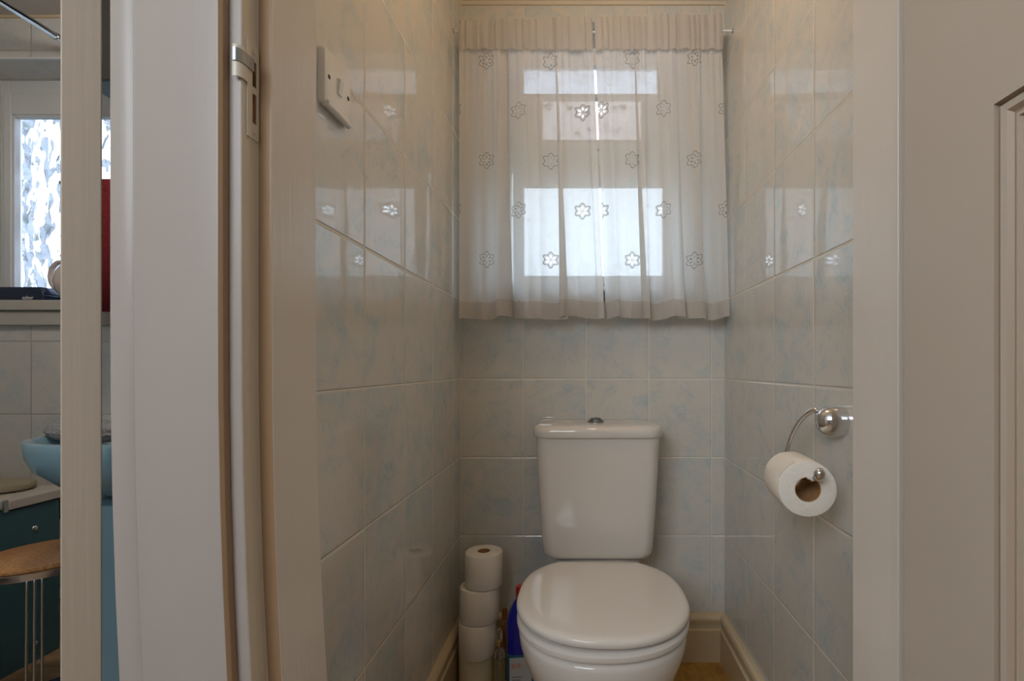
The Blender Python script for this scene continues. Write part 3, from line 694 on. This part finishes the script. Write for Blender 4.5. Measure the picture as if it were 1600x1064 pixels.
bm = BM(); box(bm, -2.16, -1.27, 1.672, YW, 1.075, 1.124); wpart(w2, 'sill_moulding', bm, M_sill, bevel=.004)

# navy scale on the sill
sc = thing('bathroom_scale', 'flat navy bathroom scale lying on the bathroom window sill', 'scale', (-1.985, 1.72, 1.160))
bm = BM(); loft(bm, [[(x, y, z) for x, y in rrect(hx, hy, .006, 3)] for hx, hy, z in ((.145, .036, .0), (.150, .039, .004), (.150, .039, .018), (.146, .038, .021), (.146, .038, .028), (.138, .036, .040), (.134, .034, .047))])
obj('body', bm, M_navy, sc)
tc = bpy.data.curves.new('word', 'FONT'); tc.body = 'salter'; tc.size = .017; tc.extrude = .0003; tc.align_x = 'CENTER'
to = bpy.data.objects.new('word', tc); COL.objects.link(to); bpy.context.view_layer.update()
me = bpy.data.meshes.new_from_object(to.evaluated_get(bpy.context.evaluated_depsgraph_get())); bpy.data.objects.remove(to)
me.materials.clear(); me.materials.append(M_white); lo = bpy.data.objects.new('logo', me); COL.objects.link(lo); lo.parent = sc
lo.rotation_euler = (PI/2, 0, 0); lo.location = (.096, -.0396, .0045)
# china jug on the sill
jg = thing('china_jug', 'pinkish cream china jug with looped handle on the bathroom sill', 'jug', (-1.759, 1.715, 1.160))
bm = BM(); lathe(bm, [(.030, 0), (.036, .004), (.034, .010), (.052, .035), (.060, .065), (.052, .100), (.036, .125), (.033, .140), (.040, .155), (.037, .155), (.030, .140), (.03, .06), (.001, .05)], n=32); obj('body', bm, M_jug, jg)
bm = BM(); tube(bm, [(-.036, 0, .132), (-.060, 0, .138), (-.083, 0, .118), (-.090, 0, .085), (-.080, 0, .055), (-.055, 0, .040)], lambda t: .0075, 12, 6); obj('handle', bm, M_jug, jg)

# bath with boxed ledge and teal panel
bt = thing('bathtub', 'pale blue bath boxed in by a dark teal side panel', 'bathtub', (-2.17, .70, 0))
def B_(bm): bmesh.ops.translate(bm, verts=bm.verts[:], vec=(2.17, -.70, 0)); return bm
bm = BM()
o = lambda hx, hy, r: rrect(hx, hy, r, 6, -2.175, .675)
loft(bm, [[(x, y, z) for x, y in p] for p, z in ((o(.43, .79, .05), .49), (o(.44, .795, .05), .498), (o(.442, .797, .05), .518), (o(.436, .79, .05), .530), (o(.385, .735, .10), .530), (o(.365, .715, .10), .515), (o(.33, .66, .12), .30), (o(.27, .58, .12), .14))])
obj('tub', B_(bm), M_blue_bath, bt)
bm = BM(); box(bm, -1.755, -1.735, -.118, 1.636, 0, .4955); obj('side_panel', B_(bm), M_teal, bt, smooth=False)
for y, z in ((1.561, .423), (1.561, .058), (.9, .423), (.9, .058)):
    bm = BM(); lathe(bm, [(.0085, 0), (.0085, .003), (.0065, .006), (.002, .0075)], (-1.735, y, z), 20, 'x'); obj('screw_cap', B_(bm), M_chrome, bt)
lg = BM(); box(lg, -2.615, -1.726, 1.484, YW-.001, .500, .530); lgo = tag(obj('bath_ledge', lg, M_ledge, bevel=.004), 'cream laminate ledge boxing in the end of the bath against the tiles', 'ledge')
bm = BM(); box(bm, -1.731, -1.7255, 1.472, 1.483, .497, .533); e_ = obj('edge_trim', bm, M_satin, lgo, smooth=False)
def cushion(bm, hx, hy, h, r, n=10, seed=1, amp=.002):
    rnd = random.Random(seed)
    rings = []
    for k in range(n+1):
        a = -PI/2+PI*k/n; c = math.cos(a); ins = (1-abs(c)**.6)*h*.6
        rings.append([(x+rnd.uniform(-amp, amp), y+rnd.uniform(-amp, amp), h/2+h/2*math.sin(a)+rnd.uniform(-amp, amp)*.5) for x, y in rrect(hx-ins, hy-ins, max(.004, r-ins), 8)])
    loft(bm, rings)
bm = BM(); cushion(bm, .23, .062, .028, .060, seed=3); bmf = obj('folded_bath_mat', bm, M_cream_towel, subd=1)
tag(bmf, 'folded cream bath mat lying on the ledge at the end of the bath', 'bath mat'); bmf.location = (-2.035, 1.600, .5325); bmf.rotation_euler = (0, 0, .03)

# basin on its pedestal
bs = thing('wash_basin', 'blue pedestal wash basin against the tiled bathroom wall', 'wash basin', (-1.115, 1.40, 0))
def basin_ring(s, z, yb=1.684, dy=0):
    L = []; cx, cy = -1.13, 1.40
    for i in range(40):
        a = 2*PI*i/40; ca, sa = math.cos(a), math.sin(a)
        x = .290*s*math.copysign(abs(ca)**.80, ca); y = (.300 if sa < 0 else .29)*math.copysign(abs(sa)**.78, sa)
        if sa < 0: y *= s
        L.append((x, min(y*1.0, yb-cy) if sa > 0 else y+dy, z))
    return L
bm = BM(); loft(bm, [basin_ring(.30, .565), basin_ring(.52, .60), basin_ring(.80, .64), basin_ring(.94, .683), basin_ring(.985, .715), basin_ring(1.0, .748), basin_ring(.992, .755), basin_ring(.96, .757), basin_ring(.93, .752), basin_ring(.80, .70), basin_ring(.5, .64)])
obj('bowl', bm, M_blue_cer, bs)
bm = BM(); loft(bm, [[(x, y, z) for x, y in rrect(hx, hy, .04, 6, -.02, -.10)] for hx, hy, z in ((.105, .115, 0), (.10, .11, .03), (.085, .09, .2), (.082, .085, .45), (.10, .12, .60))]); obj('pedestal', bm, M_blue_cer, bs)
bm = BM(); lathe(bm, [(.022, .75), (.018, .77), (.014, .81), (.004, .815)], (.0, .21, 0), 20); tube(bm, [(0, .21, .80), (0, .15, .815), (0, .10, .80)], .009, 12, 6); obj('tap', bm, M_chrome, bs)
bm = BM(); cushion(bm, .125, .070, .040, .034, 12, seed=8, amp=.006); gt = obj('folded_towel', bm, M_grey_towel, subd=1)
tag(gt, 'folded fluffy grey towel lying on the rim of the blue wash basin', 'towel'); gt.location = (-1.262, 1.285, .7455); gt.rotation_euler = (0, 0, -.45)

# cork-topped stool
st = thing('bathroom_stool', 'round cork-topped stool with bent chrome wire legs beside the bath', 'stool', (-1.455, 1.335, .0))
R0 = .131
bm = BM(); lathe(bm, [(.001, .418), (R0-.004, .418), (R0, .421), (R0, .427), (R0-.004, .4305), (.001, .4312)], n=64); obj('seat', bm, M_cork, st)
bm = BM(); lathe(bm, [(R0+.001, .402), (R0+.003, .4), (R0+.004, .4035), (R0+.004, .416), (R0+.001, .4178), (R0-.012, .4178), (R0-.012, .402), (R0+.001, .402)], n=64, cap=False); obj('seat_rim', bm, M_satin, st)
for k in range(3):
    a = math.radians(-50+120*k)
    for j in (-1, 0, 1):
        da = j*.098; ca, sa = math.cos(a+da), math.sin(a+da)
        q = lambda r, z: (r*ca, r*sa, z)
        bm = BM(); tube(bm, [q(R0-.018, .4035), q(R0-.004, .3995), q(R0+.002, .392), q(R0+.005, .30), q(R0+.008, .10), q(R0+.009, .006)], .0030, 10, 5); obj('leg', bm, M_satin, st)

# shower rail, pipe, rug, heater, red towel
sr = thing('shower_rail', 'straight chrome shower rail running under the bathroom ceiling', 'rail', (-1.715, 0, 2.012))
bm = BM(); tube(bm, [(0, -.115, 0), (0, YW-.004, 0)], .0095, 16); obj('rail', bm, M_chrome, sr)
bm = BM(); tube(bm, [(0, 1.606, 0), (0, 1.684, 0)], .0125, 16); lathe(bm, [(.026, 1.680), (.026, 1.688)], (0, 0, 0), 20, 'y'); obj('end_socket', bm, M_satin, sr)
wp = thing('waste_pipe', 'white waste pipe with collar standing in the corner behind the bath panel', 'pipe', (-1.752, 1.664, 0))
bm = BM(); lathe(bm, [(.018, 0), (.018, .42), (.016, .42)], n=20); obj('pipe', bm, M_pipe, wp)
bm = BM(); lathe(bm, [(.0195, .155), (.0235, .160), (.0235, .185), (.0195, .19)], n=20, cap=False); obj('collar', bm, M_pipe, wp)
bm = BM(); cushion(bm, .165, .14, .006, .03, 8, seed=5, amp=.001); rg = obj('bath_rug', bm, M_navy_mat)
tag(rg, 'dark navy bath rug on the wooden bathroom floor under the cork-topped stool', 'rug'); rg.location = (-1.335, 1.26, -.0005); rg.rotation_euler = (0, 0, .0)
rg.location = (-1.415, 1.34, -.0008)
ht = thing('wall_heater', 'dark wall heater high on the bathroom wall above the window', 'heater', (-1.40, YW, 1.80))
bm = BM(); box(bm, -.13, .13, -.20, -.001, .0, .30); obj('casing', bm, M_dark, ht, bevel=.008)
rr_ = thing('towel_rail', 'chrome towel arm fixed to the bathroom wall beside the window', 'towel rail', (-1.26, YW, 1.495))
bm = BM(); lathe(bm, [(.02, -.006), (.02, -.0005)], (0, 0, 0), 20, 'y'); tube(bm, [(0, 0, 0), (0, -.16, 0), (-.03, -.185, 0), (-.33, -.185, 0)], .006, 12, 5); obj('arm', bm, M_chrome, rr_)
bm = BM(); rows = []
for i in range(25):
    u = i/24; x = -1.56+.20*u; w = .006*math.sin(u*19)
    rows.append([bm.verts.new(p) for p in ((x, 1.497-.010+w, 1.10), (x, 1.497-.009+w*.6, 1.30), (x, 1.497-.009, 1.495), (x, 1.497-.002, 1.504), (x, 1.497+.006, 1.504), (x, 1.497+.013, 1.495), (x, 1.497+.014+w*.6, 1.32), (x, 1.497+.015+w, 1.18))])
for p, q in zip(rows, rows[1:]):
    for k in range(7): bm.faces.new((p[k], p[k+1], q[k+1], q[k]))
rt = obj('hand_towel', bm, M_red, normals=True); sm = rt.modifiers.new('solid', 'SOLIDIFY'); sm.thickness = .004
tag(rt, 'dark red towel hanging in front of the bathroom window', 'towel')
